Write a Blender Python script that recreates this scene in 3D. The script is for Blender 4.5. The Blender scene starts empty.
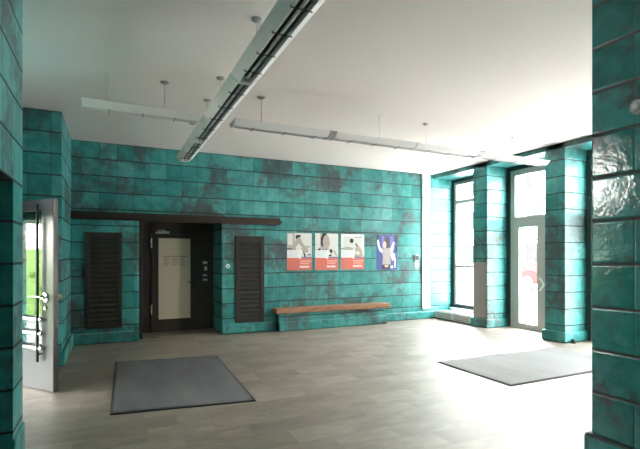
import bpy, bmesh, math, random
from mathutils import Vector, Matrix
random.seed(7)
SC = bpy.context.scene
COL = SC.collection
PI = math.pi
COURSE = 0.3167          # height of one course of glazed wall blocks

# ------------------------------------------------------------------ helpers
def obj(name, bm, mats, parent=None, smooth=False, loc=None, rot=None):
    me = bpy.data.meshes.new(name)
    bmesh.ops.recalc_face_normals(bm, faces=bm.faces[:])
    bm.to_mesh(me); bm.free()
    for m in (mats if isinstance(mats, (list, tuple)) else [mats]):
        me.materials.append(m)
    if smooth:
        for p in me.polygons: p.use_smooth = True
    o = bpy.data.objects.new(name, me); COL.objects.link(o)
    if parent: o.parent = parent
    if loc: o.location = loc
    if rot: o.rotation_euler = rot
    return o

def tag(o, label, cat, group=None):
    o['label'] = label; o['category'] = cat
    if group: o['group'] = group
    return o

def thing(name, label, cat, loc=(0, 0, 0), rz=0, group=None):
    o = bpy.data.objects.new(name, None); COL.objects.link(o)
    o.empty_display_size = .1
    o.location = loc; o.rotation_euler = (0, 0, rz)
    return tag(o, label, cat, group)

def struct(name, bm=None, mats=None, loc=(0, 0, 0), rz=0):
    if bm is None:
        o = bpy.data.objects.new(name, None); COL.objects.link(o)
        o.location = loc; o.rotation_euler = (0, 0, rz)
    else:
        o = obj(name, bm, mats)
    o['kind'] = 'structure'
    return o

def box(bm, x0, x1, y0, y1, z0, z1, bev=0, mi=0, seg=2):
    M = Matrix.Translation(((x0+x1)/2, (y0+y1)/2, (z0+z1)/2)) @ Matrix.Diagonal((abs(x1-x0), abs(y1-y0), abs(z1-z0), 1))
    before = set(bm.faces)
    r = bmesh.ops.create_cube(bm, size=1, matrix=M)
    if bev:
        es = list({e for v in r['verts'] for e in v.link_edges})
        bmesh.ops.bevel(bm, geom=es, offset=bev, segments=seg, profile=.5, affect='EDGES')
    for f in bm.faces:
        if f not in before: f.material_index = mi
    return bm

def B(*a, **k):
    return box(bmesh.new(), *a, **k)

def cyl(bm, p0, p1, r, seg=16, r2=None, mi=0):
    p0, p1 = Vector(p0), Vector(p1); d = p1-p0
    M = Matrix.Translation((p0+p1)/2) @ d.to_track_quat('Z', 'Y').to_matrix().to_4x4()
    before = set(bm.faces)
    bmesh.ops.create_cone(bm, cap_ends=True, segments=seg, radius1=r, radius2=r if r2 is None else r2, depth=d.length, matrix=M)
    for f in bm.faces:
        if f not in before: f.material_index = mi
    return bm

def prism(bm, pts, axis, a, b, mi=0):
    """extrude a closed outline (u, v) along axis ('x','y','z') from a to b"""
    def P(u, v, w):
        return {'x': (w, u, v), 'y': (u, w, v), 'z': (u, v, w)}[axis]
    lo = [bm.verts.new(P(u, v, a)) for u, v in pts]
    hi = [bm.verts.new(P(u, v, b)) for u, v in pts]
    n = len(pts)
    fs = [bm.faces.new(lo[::-1]), bm.faces.new(hi)]
    for i in range(n):
        fs.append(bm.faces.new((lo[i], lo[(i+1) % n], hi[(i+1) % n], hi[i])))
    for f in fs: f.material_index = mi
    return bm

def lathe(bm, prof, c, axis='z', seg=24, mi=0):
    """revolve (r, h) pairs round an axis through c"""
    rings = []
    for r, h in prof:
        ring = []
        for i in range(seg):
            a = 2*PI*i/seg; u, v = r*math.cos(a), r*math.sin(a)
            p = {'z': (u, v, h), 'y': (u, h, v), 'x': (h, u, v)}[axis]
            ring.append(bm.verts.new(Vector(c)+Vector(p)))
        rings.append(ring)
    fs = []
    for k in range(len(rings)-1):
        for i in range(seg):
            j = (i+1) % seg
            fs.append(bm.faces.new((rings[k][i], rings[k][j], rings[k+1][j], rings[k+1][i])))
    fs.append(bm.faces.new(rings[0][::-1])); fs.append(bm.faces.new(rings[-1]))
    for f in fs: f.material_index = mi
    return bm

# ------------------------------------------------------------------ materials
def new_mat(name):
    m = bpy.data.materials.new(name); m.use_nodes = True
    nt = m.node_tree
    return m, nt, nt.nodes['Principled BSDF']

class NT:
    def __init__(s, nt): s.nt = nt
    def n(s, t, **k):
        x = s.nt.nodes.new(t)
        for a, b in k.items(): setattr(x, a, b)
        return x
    def put(s, sock, v):
        if hasattr(v, 'is_output') or isinstance(v, bpy.types.NodeSocket): s.nt.links.new(v, sock)
        else: sock.default_value = v
    def m(s, op, a, b=0.0, c=0.0):
        x = s.n('ShaderNodeMath', operation=op)
        s.put(x.inputs[0], a); s.put(x.inputs[1], b)
        if op in ('SMOOTH_MIN', 'COMPARE', 'MULTIPLY_ADD', 'WRAP'): s.put(x.inputs[2], c)
        return x.outputs[0]
    def rng(s, v, a, b, c=0., d=1., smooth=True):
        x = s.n('ShaderNodeMapRange', interpolation_type='SMOOTHSTEP' if smooth else 'LINEAR')
        s.put(x.inputs['Value'], v)
        x.inputs['From Min'].default_value = a; x.inputs['From Max'].default_value = b
        x.inputs['To Min'].default_value = c; x.inputs['To Max'].default_value = d
        return x.outputs['Result']
    def mix(s, f, a, b, mode='MIX'):
        x = s.n('ShaderNodeMix', data_type='RGBA', blend_type=mode)
        s.put(x.inputs[0], f); s.put(x.inputs[6], a); s.put(x.inputs[7], b)
        return x.outputs[2]
    def noise(s, vec, scale, detail=3, rough=.55, dist=0.):
        x = s.n('ShaderNodeTexNoise')
        if vec is not None: s.nt.links.new(vec, x.inputs['Vector'])
        x.inputs['Scale'].default_value = scale; x.inputs['Detail'].default_value = detail
        x.inputs['Roughness'].default_value = rough; x.inputs['Distortion'].default_value = dist
        return x.outputs['Fac']
    def ramp(s, f, stops):
        x = s.n('ShaderNodeValToRGB'); s.put(x.inputs[0], f)
        e = x.color_ramp.elements
        e[0].position, e[0].color = stops[0][0], (*stops[0][1], 1)
        e[1].position, e[1].color = stops[-1][0], (*stops[-1][1], 1)
        for p, c in stops[1:-1]:
            q = e.new(p); q.color = (*c, 1)
        return x.outputs[0]

def plain(name, col, rough=.5, metal=0., var=.06, scale=9., bump=0., spec=.5):
    m, nt, b = new_mat(name); g = NT(nt)
    tc = g.n('ShaderNodeTexCoord').outputs['Object']
    f = g.noise(tc, scale, 4)
    c = g.mix(f, (*[x*(1-var) for x in col], 1), (*[min(1, x*(1+var)) for x in col], 1))
    nt.links.new(c, b.inputs['Base Color'])
    b.inputs['Metallic'].default_value = metal
    b.inputs['Specular IOR Level'].default_value = spec
    nt.links.new(g.rng(f, .2, .8, max(0, rough-.06), min(1, rough+.06)), b.inputs['Roughness'])
    if bump:
        bp = g.n('ShaderNodeBump'); bp.inputs['Strength'].default_value = bump; bp.inputs['Distance'].default_value = .004
        nt.links.new(g.noise(tc, scale*12, 3), bp.inputs['Height']); nt.links.new(bp.outputs[0], b.inputs['Normal'])
    return m

def glazed_blocks(name, blot=.5, wave=.35, rough=.2):
    """turquoise glazed ceramic blocks with dark joints and purple-brown kiln blotches"""
    m, nt, b = new_mat(name); g = NT(nt)
    geo = g.n('ShaderNodeNewGeometry')
    P, N = geo.outputs['Position'], geo.outputs['True Normal']
    sp, sn = g.n('ShaderNodeSeparateXYZ'), g.n('ShaderNodeSeparateXYZ')
    nt.links.new(P, sp.inputs[0]); nt.links.new(N, sn.inputs[0])
    side = g.m('GREATER_THAN', g.m('ABSOLUTE', sn.outputs[0]), .5)
    x, y, z = sp.outputs
    u = g.m('ADD', g.m('MULTIPLY', side, g.m('ADD', y, .084)), g.m('MULTIPLY', g.m('SUBTRACT', 1., side), x))
    v = g.m('ADD', z, .0)
    r = g.m('FLOOR', g.m('DIVIDE', v, COURSE))
    fv = g.m('SUBTRACT', v, g.m('MULTIPLY', r, COURSE))
    w1 = g.n('ShaderNodeTexWhiteNoise', noise_dimensions='1D'); nt.links.new(r, w1.inputs['W'])
    L = g.m('ADD', .302, g.m('MULTIPLY', g.m('GREATER_THAN', w1.outputs['Value'], .86), .302))
    # stack bond; a few courses have double-length or shifted blocks
    off = g.m('ADD', .2, g.m('MULTIPLY', g.m('GREATER_THAN', w1.outputs['Value'], .93), .151))
    uu = g.m('DIVIDE', g.m('ADD', u, off), L)
    c = g.m('FLOOR', uu)
    fu = g.m('MULTIPLY', g.m('SUBTRACT', uu, c), L)
    du = g.m('MINIMUM', fu, g.m('SUBTRACT', L, fu))
    dv = g.m('MINIMUM', fv, g.m('SUBTRACT', COURSE, fv))
    dv2 = g.m('ADD', dv, g.m('MULTIPLY', g.m('SUBTRACT', g.noise(P, 14, 2), .5), .006))
    jh = g.rng(dv2, .006, .0145, 1., 0.)
    jv = g.rng(du, .002, .006, 1., 0.)
    cb = g.n('ShaderNodeCombineXYZ'); nt.links.new(c, cb.inputs[0]); nt.links.new(r, cb.inputs[1]); nt.links.new(side, cb.inputs[2])
    w2 = g.n('ShaderNodeTexWhiteNoise', noise_dimensions='3D'); nt.links.new(cb.outputs[0], w2.inputs['Vector'])
    rnd = w2.outputs['Value']
    n1 = g.noise(P, 5.5, 6, .65, .4)
    tone = g.m('ADD', g.m('MULTIPLY', rnd, .24), g.m('ADD', .07, g.m('MULTIPLY', n1, .62)))
    col = g.ramp(tone, [(.22, (.009, .120, .122)), (.45, (.032, .245, .236)), (.62, (.075, .340, .328)), (.85, (.19, .47, .455))])
    # kiln blotches: soft clouds, shifted block by block
    va = g.n('ShaderNodeVectorMath', operation='MULTIPLY_ADD')
    nt.links.new(w2.outputs['Color'], va.inputs[0]); va.inputs[1].default_value = (.14, .14, .14); nt.links.new(P, va.inputs[2])
    n2 = g.noise(va.outputs[0], 1.1, 5, .6, .3)
    n3 = g.noise(P, 9, 4, .7)
    bl = g.rng(g.m('ADD', n2, g.m('MULTIPLY', g.m('SUBTRACT', n3, .5), .35)), .58-.16*blot, .76-.16*blot)
    bcol = g.mix(n3, (.014, .012, .016, 1), (.095, .075, .085, 1))
    col = g.mix(g.m('MULTIPLY', bl, .80), col, bcol)
    joint = g.mix(n3, (.012, .018, .02, 1), (.06, .05, .055, 1))
    col = g.mix(g.m('MULTIPLY', jh, .92), col, joint)
    col = g.mix(g.m('MULTIPLY', jv, .6), col, joint)
    nt.links.new(col, b.inputs['Base Color'])
    jj = g.m('MAXIMUM', jh, jv)
    nt.links.new(g.m('ADD', rough, g.m('ADD', g.m('MULTIPLY', jj, .5), g.m('MULTIPLY', bl, .14))), b.inputs['Roughness'])
    hh = g.m('ADD', g.m('MULTIPLY', g.rng(g.m('MINIMUM', dv, g.m('ADD', du, .010)), .0, .022), 1.),
             g.m('ADD', g.m('MULTIPLY', g.noise(P, 14, 2, .5), wave*.8), g.m('MULTIPLY', g.noise(P, 45, 3, .6), wave*.42)))
    bp = g.n('ShaderNodeBump'); bp.inputs['Strength'].default_value = .8; bp.inputs['Distance'].default_value = .006
    nt.links.new(hh, bp.inputs['Height']); nt.links.new(bp.outputs[0], b.inputs['Normal'])
    return m

def floor_mat():
    m, nt, b = new_mat('beige stone floor tiles'); g = NT(nt)
    P = g.n('ShaderNodeNewGeometry').outputs['Position']
    mp = g.n('ShaderNodeMapping'); nt.links.new(P, mp.inputs[0])
    br = g.n('ShaderNodeTexBrick'); nt.links.new(mp.outputs[0], br.inputs[0])
    br.offset = .5; br.inputs['Scale'].default_value = 1.
    br.inputs['Brick Width'].default_value = .6; br.inputs['Row Height'].default_value = .3
    br.inputs['Mortar Size'].default_value = .004; br.inputs['Mortar Smooth'].default_value = .3
    br.inputs['Color1'].default_value = (.0, .0, .0, 1); br.inputs['Color2'].default_value = (1, 1, 1, 1); br.inputs['Mortar'].default_value = (.5, .5, .5, 1)
    va = g.n('ShaderNodeVectorMath', operation='MULTIPLY_ADD')
    nt.links.new(br.outputs['Color'], va.inputs[0]); va.inputs[1].default_value = (.5, .5, .5); nt.links.new(P, va.inputs[2])
    mp2 = g.n('ShaderNodeMapping'); nt.links.new(va.outputs[0], mp2.inputs[0]); mp2.inputs['Scale'].default_value = (1., 2.4, 1.); mp2.inputs['Rotation'].default_value = (0, 0, .35)
    n1 = g.noise(mp2.outputs[0], 2.6, 7, .66, .3)
    n2 = g.noise(P, 22, 3, .6)
    t = g.m('ADD', g.m('MULTIPLY', n1, .65), g.m('ADD', g.m('MULTIPLY', n2, .15), g.m('MULTIPLY', br.outputs['Color'], .2)))
    col = g.ramp(t, [(.33, (.155, .114, .083)), (.5, (.24, .19, .148)), (.65, (.34, .285, .235))])
    col = g.mix(g.m('MULTIPLY', br.outputs['Fac'], .45), col, (.14, .115, .09, 1))
    nt.links.new(col, b.inputs['Base Color'])
    nt.links.new(g.rng(n2, .2, .8, .42, .50), b.inputs['Roughness'])
    b.inputs['Specular IOR Level'].default_value = 1.
    b.inputs['Coat Weight'].default_value = .6; b.inputs['Coat Roughness'].default_value = .5; b.inputs['Coat IOR'].default_value = 1.7
    bp = g.n('ShaderNodeBump'); bp.inputs['Strength'].default_value = .35; bp.inputs['Distance'].default_value = .003
    nt.links.new(g.m('SUBTRACT', g.m('MULTIPLY', n2, .25), br.outputs['Fac']), bp.inputs['Height'])
    nt.links.new(bp.outputs[0], b.inputs['Normal'])
    return m

def glass_mat(name, tint=(1, 1, 1), refl=1.0):
    m = bpy.data.materials.new(name); m.use_nodes = True
    nt = m.node_tree; nt.nodes.clear(); g = NT(nt)
    out = g.n('ShaderNodeOutputMaterial'); mx = g.n('ShaderNodeMixShader')
    tr = g.n('ShaderNodeBsdfTransparent'); gl = g.n('ShaderNodeBsdfGlossy')
    tr.inputs[0].default_value = (*tint, 1); gl.inputs['Roughness'].default_value = .02
    fr = g.n('ShaderNodeFresnel'); fr.inputs[0].default_value = 1.5
    # backfaces of a solid pane would total-reflect: use the front-face index on both sides
    geo = g.n('ShaderNodeNewGeometry')
    ior = g.m('ADD', g.m('MULTIPLY', geo.outputs['Backfacing'], 1/1.5-1.5), 1.5)
    nt.links.new(ior, fr.inputs[0])
    lw = g.m('MINIMUM', g.m('MULTIPLY', fr.outputs[0], refl), 1.)
    nt.links.new(lw, mx.inputs[0]); nt.links.new(tr.outputs[0], mx.inputs[1]); nt.links.new(gl.outputs[0], mx.inputs[2])
    nt.links.new(mx.outputs[0], out.inputs[0])
    return m

def leaves_mat(name, c1, c2):
    m, nt, b = new_mat(name); g = NT(nt)
    tc = g.n('ShaderNodeTexCoord').outputs['Object']
    nt.links.new(g.mix(g.noise(tc, 6, 3), (*c1, 1), (*c2, 1)), b.inputs['Base Color'])
    b.inputs['Roughness'].default_value = .6
    return m

TILE = glazed_blocks('turquoise glazed blocks', .75, rough=.33)
PTILE = glazed_blocks('turquoise glazed pillar blocks', .25, .55, .07)
FLOOR = floor_mat()
CEIL = plain('warm white ceiling plaster', (.76, .695, .67), .9, var=.02, scale=1.5, bump=.05)
PAINT = plain('white painted plaster', (.82, .81, .80), .6, var=.03, scale=4)
BROWN = plain('dark brown painted steel', (.030, .019, .014), .38, var=.25, scale=5)
LINTEL = plain('rust brown lintel', (.030, .014, .010), .42, var=.35, scale=4)
GRILLE = plain('dark bronze grille metal', (.034, .028, .023), .45, .3, var=.2)
BEIGE = plain('beige backed door glass', (.66, .55, .42), .22, var=.04, scale=2)
PRINTGREY = plain('grey printed lettering', (.30, .26, .20), .5)
CORN = plain('grey cornice', (.026, .026, .026), .9, spec=0.)
STEEL = plain('brushed steel', (.62, .62, .62), .3, .9, var=.05)
CHROME = plain('polished chrome', (.8, .8, .8), .12, 1., var=.02)
BRASS = plain('brass', (.62, .42, .16), .28, 1.)
BLACK = plain('black plastic', (.012, .012, .013), .4)
DGREY = plain('dark grey rubber', (.03, .03, .032), .7)
WHITE = plain('white plastic', (.85, .85, .85), .35, var=.02)
ALU = plain('silver painted aluminium', (.060, .060, .066), .35, .0, var=.05, scale=3)
FRAME = plain('pale grey window frame', (.42, .41, .385), .45, var=.04)
GASKET = plain('dark green window surround', (.012, .035, .033), .4, var=.2)
LAMPW = plain('satin white lamp reflector', (.76, .735, .725), .35, var=.03)
LAMPG = plain('grey lamp connector', (.33, .33, .32), .4, .3)
LOUV = plain('dark lamp louvre', (.045, .045, .045), .35, .5)
TUBE = plain('unlit fluorescent tube', (.62, .62, .60), .25, var=.02)
WOOD = None
CARPET = None
GLASS = glass_mat('clear window glass', (.97, .99, .985))
DGLASS = glass_mat('entrance door glass', (.55, .62, .60), 2.2)
PLATE = plain('brownish grey metal cover', (.34, .29, .27), .5, .2, var=.08, scale=2)

def wood_mat():
    m, nt, b = new_mat('worn brown wood'); g = NT(nt)
    tc = g.n('ShaderNodeTexCoord').outputs['Object']
    mp = g.n('ShaderNodeMapping'); nt.links.new(tc, mp.inputs[0]); mp.inputs['Scale'].default_value = (1.2, 14, 14)
    f = g.noise(mp.outputs[0], 2.2, 6, .6, .6)
    nt.links.new(g.ramp(f, [(.3, (.17, .075, .035)), (.5, (.30, .145, .075)), (.7, (.40, .22, .13))]), b.inputs['Base Color'])
    b.inputs['Roughness'].default_value = .42
    bp = g.n('ShaderNodeBump'); bp.inputs['Strength'].default_value = .2; bp.inputs['Distance'].default_value = .002
    nt.links.new(f, bp.inputs['Height']); nt.links.new(bp.outputs[0], b.inputs['Normal'])
    return m
WOOD = wood_mat()

def carpet_mat(name, a, c):
    m, nt, b = new_mat(name); g = NT(nt)
    P = g.n('ShaderNodeTexCoord').outputs['Object']
    mp = g.n('ShaderNodeMapping'); nt.links.new(P, mp.inputs[0]); mp.inputs['Scale'].default_value = (1, .25, 1)
    f1, f2 = g.noise(mp.outputs[0], 2.2, 3), g.noise(P, 160, 2, .7)
    f = g.m('ADD', g.m('MULTIPLY', f1, .35), g.m('MULTIPLY', f2, .65))
    nt.links.new(g.mix(g.rng(f, .3, .7), (*a, 1), (*c, 1)), b.inputs['Base Color'])
    b.inputs['Roughness'].default_value = .95; b.inputs['Specular IOR Level'].default_value = .15
    bp = g.n('ShaderNodeBump'); bp.inputs['Strength'].default_value = .6; bp.inputs['Distance'].default_value = .004
    nt.links.new(f2, bp.inputs['Height']); nt.links.new(bp.outputs[0], b.inputs['Normal'])
    return m
CARPET = carpet_mat('grey entrance carpet', (.078, .078, .082), (.188, .187, .192))
CARPET2 = carpet_mat('pale grey entrance carpet', (.20, .20, .20), (.35, .35, .345))

# ------------------------------------------------------------------ dimensions
XL, XR, YB, H = -.667, 7.76, 9.39, 3.8
YF = -2.2
XW = 8.4                      # plane of the window frames
REC0, REC1, YREC = .50, 2.11, 10.15

# ------------------------------------------------------------------ room shell
struct('floor', B(-2.2, 8.65, YF-.3, 10.5, -.12, 0), FLOOR)
struct('ceiling', B(-2.1, 8.65, YF-.3, 10.5, H, H+.2), CEIL)

bm = bmesh.new()
box(bm, -1.75, REC0, YB, 10.45, 0, H)
box(bm, REC1, 8.65, YB, 10.45, 0, H)
box(bm, REC0, REC1, YB, 10.45, 2.40, H)
box(bm, REC0, REC1, YREC+.08, 10.45, 0, 2.40)
struct('wall_back', bm, TILE)
# shallow piers flanking the inner door, each with a plinth
bm = bmesh.new()
box(bm, XL, REC0-.02, 9.32, YB-.001, 0, 2.33, .012)
box(bm, REC1, 3.29, 9.32, YB-.001, 0, 2.33, .012)
box(bm, XL, REC0-.01, 9.26, YB-.001, 0, .20, .02)
box(bm, REC1-.01, 3.29, 9.26, YB-.001, 0, .20, .02)
struct('trim_3', bm, TILE)
struct('baseboard_back', B(6.08, 8.4, 9.33, YB-.001, 0, .20, .02), TILE)
# brown lintel across both piers and the door
prism(bm := bmesh.new(), [(XL, 2.33), (3.36, 2.33), (3.43, 2.38), (3.36, 2.47), (XL, 2.47)], 'y', 9.24, 9.46)
struct('trim_1', bm, LINTEL)

bm = bmesh.new()
XO = -1.3
box(bm, XO, XL, YF, 2.85, 0, H)
box(bm, XO, XL, 2.85, 4.0, 2.215, H)
box(bm, XO, XL, 4.0, 4.40, 0, H)
box(bm, XO-.02, XO+.0, 2.85, 4.0, 0, 2.215)
box(bm, XL-.05, XL+.015, 4.0, 4.41, 0, .26, .01)
struct('wall_left', bm, TILE)
bm = bmesh.new()
box(bm, XO, XL, 7.65, YB+.05, 0, H)
box(bm, XO, XL+.045, 7.60, YB, 0, .22, .02)
box(bm, -2.1, XO, 7.08, 10.45, 0, H)
box(bm, -2.1, XO, 4.0, 4.82, 0, H)
box(bm, -2.1, XO, 4.82, 7.08, 2.12, 2.46)
box(bm, -2.1, XO, 4.82, 7.08, 3.55, H)
box(bm, -2.1, XO, 5.98, 7.08, 2.45, 3.56)
struct('wall_entrance', bm, TILE)

struct('wall_front', B(-1.75, 8.65, YF-.25, YF, 0, H), TILE)

PIERS = [(7.53, 7.96), (5.61, 6.04), (3.69, 4.12)]
bm = bmesh.new()
for a, b_ in PIERS:
    box(bm, XR, 8.62, a, b_, 0, H, .01)
box(bm, XR, 8.62, YF, 2.20, 0, H)
box(bm, XR, 8.62, 2.19, YB+.05, 3.70, H)
struct('wall_right', bm, TILE)
bm = bmesh.new()
for a, b_ in PIERS: box(bm, XR-.05, 8.38, a-.04, b_+.04, 0, .20, .02)
struct('baseboard_right', bm, TILE)

# free-standing pillar near the camera
bm = bmesh.new()
box(bm, 3.24, 3.90, 1.43, 2.13, 0, H, .012)
box(bm, 3.20, 3.94, 1.39, 2.17, 0, .325, .025)
struct('pillar', bm, PTILE)

# white vertical duct in the corner
struct('trim_2', B(7.37, 7.63, 9.35, YB, .25, H, .01), PAINT)

# ------------------------------------------------------------------ windows and glazed doors on the right
def frame_ring(bm, y0, y1, z0, z1, w, x0, x1, bev=.004, bottom=True):
    box(bm, x0, x1, y0, y0+w, z0, z1, bev); box(bm, x0, x1, y1-w, y1, z0, z1, bev)
    box(bm, x0, x1, y0+w, y1-w, z1-w, z1, bev)
    if bottom: box(bm, x0, x1, y0+w, y1-w, z0, z0+w, bev)

def window(name, y0, y1):
    w = struct(name, loc=(XW, (y0+y1)/2, 0))
    c = (y0+y1)/2; a, b_ = y0-c, y1-c
    bm = bmesh.new(); box(bm, -.10, .22, a, b_, 0, .26, .006)
    obj('sill', bm, PAINT, w)
    bm = bmesh.new(); frame_ring(bm, a, b_, .26, 3.70, .08, -.02, .12)
    obj('surround', bm, GASKET, w)
    bm = bmesh.new(); frame_ring(bm, a+.08, b_-.08, .30, 3.62, .075, .0, .09)
    box(bm, .0, .09, a+.13, b_-.13, 3.04, 3.14, .004)
    box(bm, .015, .075, a+.13, b_-.13, 1.335, 1.40, .004)
    obj('frame', bm, FRAME, w)
    bm = bmesh.new(); box(bm, .04, .05, a+.12, b_-.12, .37, 3.58)
    obj('glass', bm, GLASS, w)
    return w

def glazed_door(name, y0, y1, sticker):
    d = struct(name, loc=(XW, (y0+y1)/2, 0))
    c = (y0+y1)/2; a, b_ = y0-c, y1-c
    bm = bmesh.new(); frame_ring(bm, a, b_, 0, 3.70, .09, -.02, .12, bottom=False)
    obj('surround', bm, GASKET, d)
    bm = bmesh.new(); frame_ring(bm, a+.09, b_-.09, .0, 3.61, .13, .0, .09, bottom=False)
    box(bm, .0, .09, a+.22, b_-.22, 2.42, 2.54, .004)
    box(bm, -.02, .12, a+.09, b_-.09, .0, .025, .004)
    s = a+.46
    box(bm, .0, .09, s-.05, s, .025, 2.42, .004)
    obj('frame', bm, FRAME, d)
    bm = bmesh.new(); box(bm, .04, .05, a+.21, b_-.21, 2.53, 3.50)
    obj('transom_glass', bm, GLASS, d)
    bm = bmesh.new(); box(bm, .04, .05, a+.21, s-.045, .02, 2.43)
    obj('side_glass', bm, GLASS, d)
    lf = bmesh.new(); l0, l1 = s+.005, b_-.225
    box(lf, -.005, .065, l0, l0+.225, .03, 2.415, .004); box(lf, -.005, .065, l1-.105, l1, .03, 2.415, .004)
    box(lf, -.005, .065, l0+.225, l1-.105, .03, .13, .004); box(lf, -.005, .065, l0+.225, l1-.105, 2.29, 2.415, .004)
    leaf = obj('door_leaf', lf, FRAME, d)
    bm = bmesh.new(); box(bm, .03, .04, l0+.22, l1-.10, .12, 2.30)
    obj('glass', bm, GLASS, leaf)
    if sticker:
        bm = bmesh.new()
        y = l0+.10
        for sg in (1, -1):
            prism(bm, [(y+.075, 1.03+sg*.14), (y+.025, 1.03+sg*.14), (y-.075, 1.03), (y-.025, 1.03)], 'x', -.007, -.0052)
        st = obj('arrow_sticker', bm, WHITE, leaf); st['label'] = 'white arrow sticker'
    else:
        bm = bmesh.new(); cyl(bm, (-.05, l0+.08, .85), (-.05, l0+.08, 1.25), .012); cyl(bm, (-.05, l0+.08, .9), (0, l0+.08, .9), .008); cyl(bm, (-.05, l0+.08, 1.2), (0, l0+.08, 1.2), .008)
        obj('door_handle', bm, STEEL, leaf, smooth=False)
    return d

window('window_1', 7.96, 9.39)
glazed_door('door_2', 6.04, 7.53, True)
glazed_door('door_3', 4.12, 5.61, False)
window('window_3', 2.20, 3.69)

# low convector in front of window_1
def radiator(y0, y1, label):
    t = thing('radiator', label, 'radiator', (7.74, (y0+y1)/2, 0)); l = (y1-y0)/2
    obj('casing', B(.0, .40, -l, l, .03, .20, .01), plain('white radiator enamel', (.66, .65, .62), .4), t)
    bm = bmesh.new()
    for k in range(10): box(bm, .02+.037*k, .042+.037*k, -l+.02, l-.02, .20, .222, .003)
    obj('top_grille', bm, STEEL, t)
    bm = bmesh.new()
    for k in range(2):
        for j in range(3):
            y = -l+.06+k*(l-.02); box(bm, -.006, .004, y, y+l-.12, .055+.045*j, .085+.045*j, .002)
    obj('front_grille', bm, LAMPG, t)
    for y in (-l+.1, l-.1): obj('foot', B(.05, .29, y-.03, y+.03, 0, .03), DGREY, t)
radiator(8.02, 9.30, 'low white convector radiator on the floor below the far window')

# metal cover plate on the first pier
tag(obj('cover_plate', B(XR-.013, XR-.001, 7.55, 7.94, .215, 1.50, .004), PLATE), 'brownish grey metal plate covering the lower half of the far pier', 'plate')

# ------------------------------------------------------------------ inner door in the back recess
d = struct('door_1', loc=(0, YREC, 0))
bm = bmesh.new()
box(bm, REC0, .78, .0, .08, 0, 2.40, .004); box(bm, 1.72, REC1, .0, .08, 0, 2.40, .004)
box(bm, .78, 1.72, .0, .08, 2.12, 2.40, .004)
box(bm, REC0, REC0+.06, -.70, .0, 0, 2.40, .004)
obj('door_frame', bm, BROWN, d)
leaf = bmesh.new()
frame_ring2 = [(.785, .925, .01, 2.115), (1.595, 1.715, .01, 2.115), (.925, 1.595, .01, .275), (.925, 1.595, 2.03, 2.115)]
for x0, x1, z0, z1 in frame_ring2: box(leaf, x0, x1, -.03, .03, z0, z1, .003)
leaf = obj('door_leaf', leaf, BROWN, d)
gp = obj('glass_panel', B(.92, 1.60, -.012, .008, .27, 2.035), BEIGE, leaf)
bm = bmesh.new()
box(bm, 1.02, 1.52, -.0135, -.0115, 1.625, 1.650)
random.seed(3)
for col_ in range(3):
    for rr in range(4):
        x0 = 1.035+col_*.165; w = .10+random.random()*.03; z = 1.575-rr*.047
        x = x0
        while x < x0+w-.012:
            wl = .012+random.random()*.02
            box(bm, x, min(x+wl, x0+w), -.0135, -.0115, z, z+.026); x += wl+.006
obj('lettering', bm, PRINTGREY, gp)
for z in (1.92, .50):
    bm = bmesh.new(); cyl(bm, (.78, -.04, z-.10), (.78, -.04, z+.10), .017)
    obj('hinge', bm, STEEL, d, smooth=False)
bm = bmesh.new(); box(bm, .86, 1.14, -.085, -.03, 2.125, 2.175, .006); box(bm, .90, 1.06, -.06, -.045, 2.195, 2.205); cyl(bm, (1.04, -.052, 2.17), (1.04, -.052, 2.21), .01)
obj('door_closer', bm, STEEL, d)
bm = bmesh.new(); box(bm, 1.60, 1.70, -.04, -.03, .96, 1.16, .003); cyl(bm, (1.655, -.03, 1.07), (1.655, -.085, 1.07), .011); box(bm, 1.53, 1.665, -.095, -.075, 1.058, 1.082, .006)
obj('door_handle', bm, BLACK, leaf)
for x0, x1, z0, z1, lb in [(1.86, 1.97, 1.46, 1.53, 'uppermost of the small plates beside the brown door'), (1.895, 1.965, 1.31, 1.42, 'tall small plate second from the top beside the brown door'),
                           (1.86, 1.965, 1.19, 1.235, 'slim small plate third from the top beside the brown door'), (1.865, 1.97, 1.085, 1.135, 'lowest of the small plates beside the brown door')]:
    t = thing('wall_plate', 'pale grey ' + lb, 'plate', ((x0+x1)/2, YREC, (z0+z1)/2)); w, hh = (x1-x0)/2, (z1-z0)/2
    obj('plate', B(-w, w, -.012, 0, -hh, hh, .003), LAMPG, t)
    obj('inset', B(-w*.6, w*.6, -.016, -.012, -hh*.45, hh*.45, .001), WHITE, t)

# ------------------------------------------------------------------ ventilation grilles
def grille(x0, x1, z0, z1, label, n, plate):
    t = thing('ventilation_grille', label, 'grille', ((x0+x1)/2, 9.32, z0), group=None); w, h = (x1-x0)/2, z1-z0
    bm = bmesh.new(); f = .085
    box(bm, -w, -w+f, -.035, 0, 0, h, .005); box(bm, w-f, w, -.035, 0, 0, h, .005)
    box(bm, -w+f, w-f, -.035, 0, 0, f+.02, .005); box(bm, -w+f, w-f, -.035, 0, h-f-.02, h, .005)
    obj('frame', bm, GRILLE, t)
    obj('backing', B(-w+.02, w-.02, -.008, -.001, .02, h-.02), BLACK, t)
    zz0, zz1 = f+.03, h-f-.03; p = (zz1-zz0)/n
    for k in range(n):
        z = zz0+p*(k+.5)
        bm = bmesh.new(); prism(bm, [(-.028, z-.030), (-.009, z+.018), (-.012, z+.024), (-.033, z-.024)], 'x', -w+f, w-f)
        obj('slat', bm, GRILLE, t)
    if plate:
        bm = bmesh.new()
        for x in (-.10, -.02): cyl(bm, (x, -.036, f), (x, -.036, h-f), .006, 8)
        obj('rod', bm, GRILLE, t)
    bm = bmesh.new(); lathe(bm, [(.022, 0), (.022, -.008), (.010, -.014), (.010, -.03)], (0, -.030, h-.33), 'y', 16)
    obj('lock', bm, LOUV, t)
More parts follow.
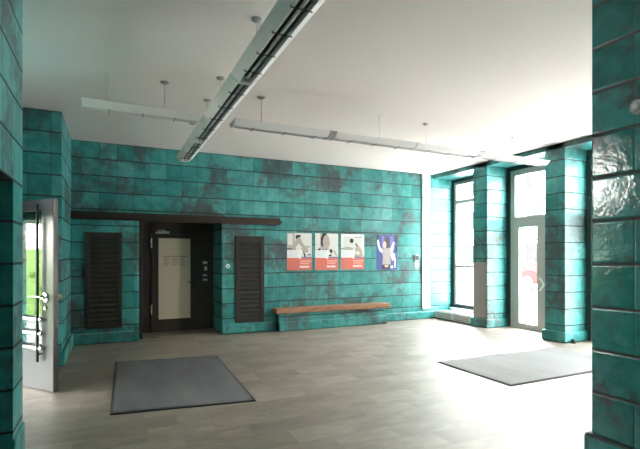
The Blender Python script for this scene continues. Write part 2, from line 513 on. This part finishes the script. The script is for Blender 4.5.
grille(-.44, .19, .28, 2.09, 'dark bronze slatted grille with vertical rods, left of the brown door', 17, True)
grille(2.39, 3.03, .22, 2.07, 'dark bronze slatted grille beside the bench, right of the brown door', 17, False)

# ------------------------------------------------------------------ bench along the back wall
t = thing('bench', 'long brown wooden bench plank on a turquoise tiled base under the posters', 'bench', (4.67, 9.2, 0))
obj('seat', B(-1.45, 1.48, -.17, .189, .39, .495, .012), WOOD, t)
bm = bmesh.new(); box(bm, -1.375, 1.38, -.10, .189, 0, .39, .008); box(bm, -1.375, 1.40, -.14, .189, 0, .20, .02)
obj('base', bm, TILE, t)

# ------------------------------------------------------------------ posters
P_ = {}
def pm(name, c): 
    if name not in P_: P_[name] = plain('poster '+name, c, .35, var=.03)
    return P_[name]
PM = [pm('paper', (.72, .71, .70)), pm('grey', (.45, .42, .39)), pm('coral', (.70, .17, .13)), pm('white', (.85, .84, .84)), pm('black', (.02, .02, .02)), pm('skin', (.46, .38, .33)),
      pm('pale skin', (.62, .44, .38)), pm('blue', (.055, .075, .29)), pm('sky', (.62, .74, .84)), pm('lilac', (.17, .17, .42)), pm('pink', (.85, .50, .45)), pm('shirt', (.42, .35, .36)), pm('hair', (.06, .04, .035))]
NMS = ['paper', 'grey', 'coral', 'white', 'black', 'skin', 'pale skin', 'blue', 'sky', 'lilac', 'pink', 'shirt', 'hair']
def ell(cx, cy, rx, ry, n=18, a0=0, a1=2*PI):
    return [(cx+rx*math.cos(a0+(a1-a0)*i/(n-1 if a1-a0 < 6 else n)), cy+ry*math.sin(a0+(a1-a0)*i/(n-1 if a1-a0 < 6 else n))) for i in range(n)]
def rc(a, b_, c, e): return [(a, c), (b_, c), (b_, e), (a, e)]
def words_(x0, x1, z, h, seed):
    random.seed(seed); r = []; x = x0
    while x < x1-.02:
        w = .03+random.random()*.03; r.append(rc(x, min(x+w, x1), z, z+h)); x += w+.014
    return r
def poster(x0, x1, z0, z1, label, base, shapes):
    W, Hh = x1-x0, z1-z0
    bm = bmesh.new(); box(bm, 0, W, -.004, 0, 0, Hh, mi=NMS.index(base))
    for k, (mt, pts) in enumerate(shapes):
        y = -.0042-.00008*k
        pts = [(min(1, max(0, u)), min(1, max(0, v))) for u, v in pts]
        vs = [bm.verts.new((u*W, y, v*Hh)) for u, v in pts]
        f = bm.faces.new(vs[::-1]); f.material_index = NMS.index(mt)
    me = bpy.data.meshes.new('poster'); bm.normal_update(); bm.to_mesh(me); bm.free()
    for m in PM: me.materials.append(m)
    o = bpy.data.objects.new('poster', me); COL.objects.link(o); o.location = (x0, YB-.001, z0)
    return tag(o, label, 'poster')
def red_foot(seed):
    s = [('white', [(0, .30), (.56, .30), (.56, .36), (.62, .48), (.60, .55), (0, .53)])]
    for j in range(3): s += [('sky', q) for q in words_(.08, .50-.05*j, .475-.055*j, .032, seed+j)]
    s += [('lilac', rc(.58, 1, .32, .36)), ('coral', rc(0, 1, 0, .33)), ('white', [(.44, .34), (.56, .34), (.52, .29), (.48, .31)])]
    s += [('pink', q) for q in words_(.52, .95, .225, .035, seed+5)] + [('pink', q) for q in words_(.52, .88, .165, .03, seed+6)]
    s += [('white', q) for q in words_(.50, .90, .065, .05, seed+8)]
    return s
s1 = [('grey', rc(0, .30, .55, 1)), ('paper', rc(.02, .22, .68, .98)), ('black', rc(0, .30, .555, .585)),
      ('skin', [(.20, .55), (.26, .70), (.36, .84), (.46, .88), (.54, .86), (.62, .74), (.72, .66), (.86, .56), (.84, .48), (.30, .48)]),
      ('paper', [(.34, .62), (.46, .72), (.60, .62), (.56, .54), (.36, .54)]), ('skin', ell(.44, .84, .09, .075)),
      ('black', [(.34, .85), (.34, .93), (.42, .955), (.54, .94), (.56, .90), (.46, .885), (.40, .85)]),
      ('grey', rc(.70, .92, .60, .66)), ('black', [(.64, .48), (.70, .48), (.76, .37), (.70, .35)]), ('black', rc(.82, .96, .40, .43))]
poster(3.60, 4.21, 1.32, 2.17, 'red footed poster of a dark-haired person bowing forward, nearest the grille', 'paper', s1+red_foot(11))
s2 = [('grey', rc(.20, .42, .55, 1)), ('skin', ell(.46, .76, .16, .22)), ('grey', [(.30, .52), (.62, .52), (.56, .62), (.36, .64)]),
      ('black', [(.32, 1), (.24, .86), (.24, .70), (.30, .62), (.34, .66), (.32, .80), (.38, .92), (.50, .985), (.50, 1)]),
      ('skin', [(.60, .78), (.655, .69), (.60, .68)]), ('black', [(.08, .55), (.20, .60), (.24, .56), (.20, .53)]), ('black', rc(.32, .38, .54, .57)), ('black', rc(.44, .52, .54, .57)),
      ('black', [(.60, .53), (.68, .58), (.76, .52), (.70, .44)]), ('grey', [(.76, .54), (.84, .54), (.96, .40), (.90, .38)]), ('black', [(.58, .40), (.68, .43), (.72, .38), (.60, .37)])]
poster(4.30, 4.90, 1.32, 2.175, 'red footed poster of a face in profile, between two other red footed posters', 'paper', s2+red_foot(31))
s3 = [('white', rc(.03, .97, .36, .97)), ('paper', rc(.10, .90, .40, .93)), ('grey', [(0, .60), (.30, .64), (.52, .60), (.50, .54), (0, .56)]), ('grey', rc(.60, .92, .90, .93)),
      ('black', ell(.45, .81, .085, .065)), ('skin', [(.52, .36), (.56, .52), (.66, .66), (.74, .68), (.90, .54), (.96, .38), (.80, .36)]),
      ('paper', [(.62, .44), (.70, .54), (.82, .46), (.76, .40)]), ('black', [(.60, .72), (.66, .74), (.72, .66), (.68, .64)])]
poster(4.98, 5.62, 1.325, 2.175, 'red footed poster with one round black spot in its pale picture', 'white', s3+red_foot(51))
s4 = [('black', rc(.0, .10, .86, 1)), ('lilac', rc(.24, .36, .55, .98)), ('lilac', rc(.66, .80, .60, .98)), ('black', rc(.90, 1, .80, 1)), ('black', rc(.91, 1, .52, .72)),
      ('hair', ell(.49, .76, .14, .19)), ('pale skin', ell(.38, .72, .085, .11)),
      ('white', [(.03, .86), (.10, .87), (.16, .66), (.28, .58), (.26, .48), (.12, .56), (.05, .70)]), ('white', [(.62, .62), (.70, .66), (.80, .82), (.86, .80), (.82, .62), (.76, .50), (.66, .46)]), ('white', [(.68, .44), (.76, .50), (.88, .46), (.90, .30), (.74, .26)]),
      ('shirt', [(.24, .62), (.40, .58), (.64, .64), (.70, .54), (.66, .34), (.68, .14), (.26, .14), (.30, .36)]), ('shirt', ell(.50, .54, .17, .09)),
      ('black', [(.26, .03), (.26, .15), (.68, .15), (.70, .02)]), ('pale skin', ell(.47, .105, .10, .035)), ('white', rc(.66, .78, .04, .12))]
s4 += [('white', rc(.84, .93, .06+.035*k, .08+.035*k)) for k in range(8)]
poster(5.98, 6.60, 1.30, 2.165, 'blue poster of a dark-haired person in a white shirt raising both arms', 'blue', s4)

# ------------------------------------------------------------------ small wall devices
t = thing('push_button', 'round white push button on the tiles left of the grille beside the bench', 'button', (2.235, 9.32, 1.43))
obj('rim', lathe(bmesh.new(), [(.045, 0), (.045, -.012), (.036, -.018)], (0, 0, 0), 'y', 24), WHITE, t)
obj('button_cap', lathe(bmesh.new(), [(.016, -.017), (.016, -.026), (.012, -.03)], (0, 0, 0), 'y', 20), LAMPG, t)
t = thing('card_reader', 'small black and white card reader on the tiles near the white duct', 'reader', (7.19, YB, 1.595))
obj('body', B(-.068, .068, -.04, 0, -.078, .078, .008), WHITE, t)
obj('display', B(-.058, .058, -.046, -.04, -.06, .07, .003), BLACK, t)
t = thing('light_switch', 'white light switch below the black card reader', 'switch', (7.20, YB, 1.405))
obj('plate', B(-.06, .06, -.015, 0, -.065, .065, .005), WHITE, t)
obj('rocker', B(-.04, .04, -.022, -.015, -.045, .045, .004), PAINT, t)
t = thing('sounder', 'round grey sounder high on the near pillar', 'sounder', (3.24, 1.795, 2.65))
obj('body', lathe(bmesh.new(), [(.05, 0), (.05, -.03), (.038, -.042)], (0, 0, 0), 'x', 24), LAMPG, t)
obj('cap', lathe(bmesh.new(), [(.026, -.040), (.022, -.05), (.012, -.054)], (0, 0, 0), 'x', 20), WHITE, t)
t = thing('door_stop', 'small steel dome door stop on the floor before the brown door', 'door stop', (.79, 9.52, 0))
obj('dome', lathe(bmesh.new(), [(.045, 0), (.045, .012), (.032, .026), (.012, .034)], (0, 0, 0), 'z', 20), STEEL, t, smooth=True)
obj('rubber_ring', lathe(bmesh.new(), [(.049, 0), (.049, .008), (.044, .010)], (0, 0, 0), 'z', 20), DGREY, t)
t = thing('door_stop', 'small black door stop on the floor beside the nearer window pier', 'door stop', (7.88, 5.53, 0))
obj('post', lathe(bmesh.new(), [(.05, 0), (.05, .01), (.028, .014), (.028, .07), (.02, .078)], (0, 0, 0), 'z', 16), BLACK, t)
obj('bumper', lathe(bmesh.new(), [(.032, .045), (.036, .052), (.032, .066)], (0, 0, 0), 'z', 16), DGREY, t)

# ------------------------------------------------------------------ floor mats
def mat_quad(name, pts, mat, label):
    c = Vector((sum(p[0] for p in pts)/4, sum(p[1] for p in pts)/4, 0))
    t = thing(name, label, 'mat', c)
    q = [(p[0]-c.x, p[1]-c.y) for p in pts]
    inner = [(x*(1-.03/abs(x)), y*(1-.03/abs(y))) for x, y in q]
    bm = bmesh.new(); prism(bm, inner, 'z', 0, .016)
    obj('carpet', bm, mat, t)
    bm = bmesh.new()
    for i in range(4):
        j = (i+1) % 4
        prism(bm, [q[i], q[j], inner[j], inner[i]], 'z', 0, .013)
    obj('border', bm, DGREY, t)
mat_quad('floor_mat', [(-.01, 5.06), (1.48, 4.84), (1.57, 7.27), (.06, 7.54)], CARPET, 'dark grey rectangular floor mat near the open entrance door')
mat_quad('floor_mat', [(4.56, 4.03), (7.10, 4.03), (7.17, 5.39), (4.56, 5.41)], CARPET2, 'pale grey rectangular floor mat before the glazed doors')

# ------------------------------------------------------------------ open entrance door on the left
fr = struct('window_2', loc=(0, 0, 0))
bm = bmesh.new()
box(bm, -1.46, -1.36, 4.82, 4.90, 2.46, 3.55); box(bm, -1.46, -1.36, 5.90, 5.98, 2.46, 3.55)
box(bm, -1.46, -1.36, 4.90, 5.90, 2.46, 2.54); box(bm, -1.46, -1.36, 4.90, 5.90, 3.47, 3.55)
obj('frame', bm, FRAME, fr)
for a, b_ in ((4.90, 5.90),):
    obj('glass', B(-1.415, -1.405, a, b_, 2.54, 3.47), GLASS, fr)

def entrance_leaf(name, hinge, ang, full, top=2.33):
    d = struct(name, loc=hinge, rz=ang)      # local +x runs from the hinge to the free edge
    Wd = 1.096; z0, z1 = .012, top
    bm = bmesh.new()
    st = .215
    box(bm, Wd-st, Wd, -.03, .03, z0, z1); box(bm, 0, .12, -.03, .03, z0, z1)
    box(bm, .12, Wd-st, -.03, .03, z1-.13, z1); box(bm, .12, Wd-st, -.03, .03, z0, .47)
    lf = obj('door_leaf', bm, ALU, d)
    obj('glass', B(.11, Wd-st+.01, -.006, .006, .46, z1-.12), DGLASS, lf)
    e = obj('edge_strip', B(Wd, Wd+.012, -.03, .03, z0, z1), BROWN, d)
    s = -1 if full else 1
    def pull(bm, s):
        cyl(bm, (Wd-.225, s*.075, .36), (Wd-.225, s*.075, 2.27), .017, 14)
        for z in (.45, .88, 2.2): cyl(bm, (Wd-.225, s*.02, z), (Wd-.225, s*.075, z), .010, 10)
    bm = bmesh.new(); pull(bm, 1)
    obj('pull_bar', bm, BLACK, d)
    for z in (.87, .70, .52):
        bm = bmesh.new(); cyl(bm, (.10, .06, z), (Wd-.16, .06, z), .022, 14); cyl(bm, (.12, .02, z), (.12, .06, z), .010, 10); cyl(bm, (Wd-.18, .02, z), (Wd-.18, .06, z), .010, 10)
        obj('push_rail', bm, STEEL, d)
    bm = bmesh.new(); lathe(bm, [(.062, .03), (.062, .04), (.055, .05), (.030, .055), (.026, .075)], (Wd-.13, 0, 1.14), 'y', 24); box(bm, Wd-.165, Wd-.095, .065, .085, 1.128, 1.152, .004)
    h = obj('lock_rosette', bm, CHROME, d)
    bm = bmesh.new(); cyl(bm, (Wd-.13, .05, 1.155), (Wd-.13, .11, 1.155), .011, 12); box(bm, Wd-.36, Wd-.12, .098, .118, 1.142, 1.168, .006)
    obj('door_handle', bm, CHROME, d)
    bm = bmesh.new(); lathe(bm, [(.03, .03), (.03, .04), (.02, .048)], (Wd-.13, 0, 1.01), 'y', 16)
    obj('key_cylinder', bm, CHROME, d)
    bm = bmesh.new(); lathe(bm, [(.02, -.03), (.014, -.05), (.014, -.08), (.03, -.09), (.034, -.11), (.024, -.13)], (Wd-.09, 0, 1.14), 'y', 18)
    o = obj('door_knob', bm, BRASS, d); o['label'] = 'brass knob'
    for z in (.3, 1.2, 2.1):
        bm = bmesh.new(); cyl(bm, (0, .04, z-.06), (0, .04, z+.06), .012, 10); obj('hinge', bm, STEEL, d)
    return d
HX, HY = -1.29, 7.05
ang = math.atan2(6.19-HY, -.61-HX)
entrance_leaf('door_4', (HX, HY, 0), ang+0, True)
# the leaf's handle side must face the camera: local +y is turned to the room's front-left
dd = bpy.data.objects['door_4']
n = Matrix.Rotation(ang, 2) @ Vector((0, 1))
if n.y > 0: dd.scale = (1, -1, 1)
# the fixed leaf beside it
bm = bmesh.new()
d5 = struct('door_5', loc=(-1.40, 4.84, 0))
box(bm, -.03, .03, 0, .12, .01, 2.11, .004); box(bm, -.03, .03, .98, 1.10, .01, 2.11, .004); box(bm, -.03, .03, .12, .98, 2.0, 2.11, .004); box(bm, -.03, .03, .12, .98, .01, .30, .004)
obj('door_leaf', bm, ALU, d5)
obj('glass', B(-.006, .006, .11, .99, .29, 2.01), DGLASS, d5)

# ------------------------------------------------------------------ suspended fluorescent lamps
ZL = 3.388
def lamp(x0, x1, cx, cy, rz, label, rods, conn=None, nclip=3, faint=()):
    """x0..x1 along the lamp's own axis; cx, cy centre of that axis' origin"""
    mid, hl = (x0+x1)/2, (x1-x0)/2
    ctr = Vector((cx, cy, ZL)) + Matrix.Rotation(rz, 3, 'Z') @ Vector((mid, 0, 0))
    t = thing('fluorescent_lamp', label, 'lamp', ctr, rz, 'suspended fluorescent lamps')
    bm = bmesh.new()
    prof = [(-.145, .040), (-.150, .034), (-.066, -.034), (-.058, -.034), (-.058, .020), (.058, .020), (.058, -.034), (.066, -.034), (.150, .034), (.145, .040)]
    prism(bm, prof, 'x', -hl+.006, hl-.006)
    obj('reflector', bm, LAMPW, t)
    cap = [(-.147, .042), (-.152, .035), (-.068, -.036), (.068, -.036), (.152, .035), (.147, .042)]
    for s in (-1, 1):
        bm = bmesh.new(); prism(bm, cap, 'x', s*hl-(.006 if s > 0 else 0), s*hl+(0 if s > 0 else .006))
        obj('end_cap', bm, LAMPW, t)
    obj('louvre', B(-hl+.05, hl-.05, -.056, .056, .006, .019), LOUV, t)
    bm = bmesh.new(); cyl(bm, (-hl+.06, 0, -.014), (hl-.06, 0, -.014), .013, 14)
    obj('tube', bm, TUBE, t)
    for k in range(nclip):
        x = -hl+.28+(2*hl-.56)*k/(nclip-1)
        bm = bmesh.new(); cyl(bm, (x, -.078, -.038), (x, .085, -.038), .0042, 8); cyl(bm, (x, .085, -.038), (x, .085, -.022), .0042, 8)
        obj('clip', bm, LOUV, t)
    if conn:
        cn = [(a*1.03, b_*1.06) for a, b_ in cap]
        for q in conn:
            bm = bmesh.new(); prism(bm, cn, 'x', q-mid-.055, q-mid+.055)
            obj('connector', bm, LAMPG, t)
    for q in list(rods)+list(faint):
        f = q in faint
        bm = bmesh.new(); cyl(bm, (q-mid, 0, .038), (q-mid, 0, H-ZL-.01), .003 if f else .005, 8)
        r = obj('suspension_rod', bm, PAINT if f else STEEL, t)
        bm = bmesh.new(); lathe(bm, [(.025 if f else .05, H-ZL-.001), (.025 if f else .05, H-ZL-.012), (.01 if f else .02, H-ZL-.03)], (q-mid, 0, 0), 'z', 18)
        obj('ceiling_rose', bm, PAINT if f else LAMPG, r)
YL = 5.8
lamp(-.30, 1.00, 0, YL, 0, 'short suspended lamp alone on the left of the central lamp run', [.60], faint=[-.02])
lamp(1.45, 2.92, 0, YL, 0, 'first lamp of the cross run, next to the central lamp run', [1.85], [2.88])
lamp(2.95, 4.36, 0, YL, 0, 'second lamp of the cross run, counted from the central lamp run', [], faint=[3.75])
lamp(4.38, 5.80, 0, YL, 0, 'third lamp of the cross run, ending in a grey connector', [4.64], [5.74])
lamp(5.82, 7.42, 0, YL, 0, 'last lamp of the cross run, reaching towards the glazed doors', [], faint=[6.6])
lamp(6.87, 8.32, 1.20, 0, PI/2, 'far lamp of the central run, ending before the tiled back wall', [7.4])
lamp(4.32, 6.83, 1.20, 0, PI/2, 'middle lamp of the central run, between the two cross lamps', [5.37, 6.21], None, 5)
lamp(1.78, 4.28, 1.20, 0, PI/2, 'nearest lamp of the central run, cut off by the upper edge', [3.9, 2.2], None, 6)

# ------------------------------------------------------------------ outdoors
def ground(name, x0, x1, y0, y1, z, mat):
    o = struct(name, B(x0, x1, y0, y1, z-.2, z), mat); return o
ground('pavement', 8.66, 40, -30, 45, -.06, plain('pale concrete paving', (.62, .61, .59), .8, var=.08, scale=.8))
ground('added_forecourt', -8, -2.21, -25, 45, -.06, plain('grey paving slabs', (.11, .11, .105), .85, var=.1))  # dark paving added in place of lawn, to cut green bounce light indoors
struct('added_shade_canopy', B(-4.6, -2.11, 3.0, 8.8, 2.28, 2.42, .02), GRILLE)  # unseen slab added to keep skylight off the open entrance
ground('lawn', -40, -8.01, -25, 45, -.06, leaves_mat('lawn green', (.17, .20, .11), (.25, .28, .17)))

WALLW = plain('pale render', (.60, .59, .56), .85, var=.04, scale=.5)
t = thing('building', 'pale building with rows of windows across the street', 'building', (30, 9, -.06))
bm = bmesh.new(); box(bm, 0, 8, -26, 24, 0, 13)
obj('wall', bm, WALLW, t)
WG = plain('pale facade window', (.026, .026, .027), .8, spec=0.)
WF = bmesh.new()
for fl in range(4):
    for k in range(14):
        y = -24+k*3.5; z = 1.0+fl*3.1
        bm = bmesh.new(); box(bm, -.06, .05, y, y+1.5, z, z+1.7)
        wd = obj('window', bm, WG, t)
    box(WF, -.12, .04, -26, 24, 3.1*fl+2.98, 3.1*fl+3.1)
obj('cornice', WF, CORN, t)

# parked car seen through the glazed door
CX, CY = 20.0, 17.2
t = thing('car', 'pale red parked car on the street behind the glazed door', 'car', (CX, CY, -.06))
RED = plain('red car paint', (.08, .018, .018), .6, spec=.02, var=.03)
bm = bmesh.new()
prof = [(-2.0, .32), (-2.05, .62), (-1.9, .86), (-1.25, .92), (-.55, 1.40), (.75, 1.42), (1.45, .98), (1.95, .90), (2.05, .60), (2.0, .32)]
prism(bm, prof, 'x', -.82, .82)
bmesh.ops.bevel(bm, geom=bm.edges[:], offset=.06, segments=2, affect='EDGES')
obj('body', bm, RED, t)
bm = bmesh.new(); prism(bm, [(-1.12, .94), (-.52, 1.33), (.05, 1.34), (.05, .94)], 'x', -.835, .835); prism(bm, [(.12, .94), (.12, 1.34), (.70, 1.35), (1.28, .96)], 'x', -.835, .835)
obj('side_window', bm, BLACK, t)
for x in (-.72, .72):
    for y in (-1.28, 1.28):
        w = obj('wheel', lathe(bmesh.new(), [(.32, -.11), (.34, -.08), (.34, .08), (.32, .11)], (x*1.08, y, .34), 'x', 24), DGREY, t)
        obj('hubcap', lathe(bmesh.new(), [(.19, -.12), (.19, .12)], (x*1.08, y, .34), 'x', 20), LAMPG, w)

# trees mirrored in the door glass; leafy screen added to shade the entrance
def blob(bm, c, r, seed, n=420, leaf=.16):
    random.seed(seed)
    for _ in range(n):
        d = Vector((random.gauss(0, 1), random.gauss(0, 1), random.gauss(0, 1))).normalized() * (random.random()**.4)
        p = Vector(c)+Vector((d.x*r[0], d.y*r[1], d.z*r[2]))
        a = Vector((random.uniform(-1, 1), random.uniform(-1, 1), random.uniform(-1, 1))).normalized(); b_ = a.orthogonal().normalized()
        s = leaf*random.uniform(.6, 1.3)
        vs = [bm.verts.new(p+a*s), bm.verts.new(p+b_*s*.45), bm.verts.new(p-a*s), bm.verts.new(p-b_*s*.45)]
        bm.faces.new(vs)
    return bm
LEAF = leaves_mat('tree leaves', (.05, .12, .02), (.16, .27, .06)); BARK = plain('bark', (.10, .075, .05), .9, bump=.5)
t = thing('added_hedge', 'clipped green foliage screen added for shade along the lawn outside the entrance', 'added_hedge', (-8.6, 8, -.06))
bm = bmesh.new(); random.seed(21)
for k in range(40): blob(bm, (random.uniform(-.3, .3), -10+k*.5, 1.1), (.6, .6, 1.1), 100+k, 130, .13)
obj('foliage', bm, LEAF, t); obj('core', B(-.4, .4, -10, 9.8, 0, 1.9), LEAF, t)
for x, y, h, sd, lb in [(-12, 7.6, 5.0, 5, 'green tree on the lawn straight outside the entrance door'), (-14, 1.5, 5.5, 8, 'green tree on the near side of the lawn outside the entrance')]:
    t = thing('tree', lb, 'tree', (x, y, -.06))
    obj('crown', blob(bmesh.new(), (0, 0, h*.62), (1.7, 1.7, h*.36), sd, 1500), LEAF, t)
    bm = bmesh.new(); cyl(bm, (0, 0, 0), (0, 0, h*.62), .14, 12, .07); obj('trunk', bm, BARK, t)

# ------------------------------------------------------------------ light: overcast daylight through the openings
w = bpy.data.worlds.new('World'); SC.world = w; w.use_nodes = True
nt = w.node_tree; bg = nt.nodes['Background']; g = NT(nt)
tc = g.n('ShaderNodeTexCoord').outputs['Generated']
sp = g.n('ShaderNodeSeparateXYZ'); nt.links.new(tc, sp.inputs[0])
nt.links.new(g.ramp(g.rng(sp.outputs[2], -.1, .8), [(0., (1., .955, .90)), (1., (.93, .93, .96))]), bg.inputs['Color'])
bg.inputs['Strength'].default_value = 9.0

def portal(name, loc, rot, sx, sy):
    L = bpy.data.lights.new(name, 'AREA'); L.shape = 'RECTANGLE'; L.size = sx; L.size_y = sy
    L.cycles.is_portal = True
    o = bpy.data.objects.new(name, L); COL.objects.link(o); o.location = loc; o.rotation_euler = rot
for a, b_ in [(7.96, 9.39), (6.04, 7.53), (4.12, 5.61), (2.20, 3.69)]:
    portal('window_portal', (8.60, (a+b_)/2, 1.9), (0, PI/2, 0), 3.7, b_-a)
portal('entrance_portal', (-2.11, 5.95, 1.78), (0, -PI/2, 0), 3.56, 2.26)

# ------------------------------------------------------------------ camera
cam = bpy.data.cameras.new('Camera'); co = bpy.data.objects.new('Camera', cam); COL.objects.link(co)
cam.sensor_width = 36; cam.lens = 36*443.5/640
cam.shift_y = (256.2-224.5)/640
co.location = (0, 0, 1.64); co.rotation_euler = (PI/2, 0, -.4403)
cam.clip_start = .02; cam.clip_end = 300
SC.camera = co

SC.view_settings.view_transform = 'Standard'; SC.view_settings.look = 'None'
SC.view_settings.gamma = 1; SC.view_settings.use_curve_mapping = False
SC.view_settings.exposure = 2.72
SC.cycles.max_bounces = 16; SC.cycles.diffuse_bounces = 8; SC.cycles.glossy_bounces = 6; SC.cycles.transparent_max_bounces = 24
SC.cycles.sample_clamp_indirect = 8
SC.cycles.caustics_reflective = False
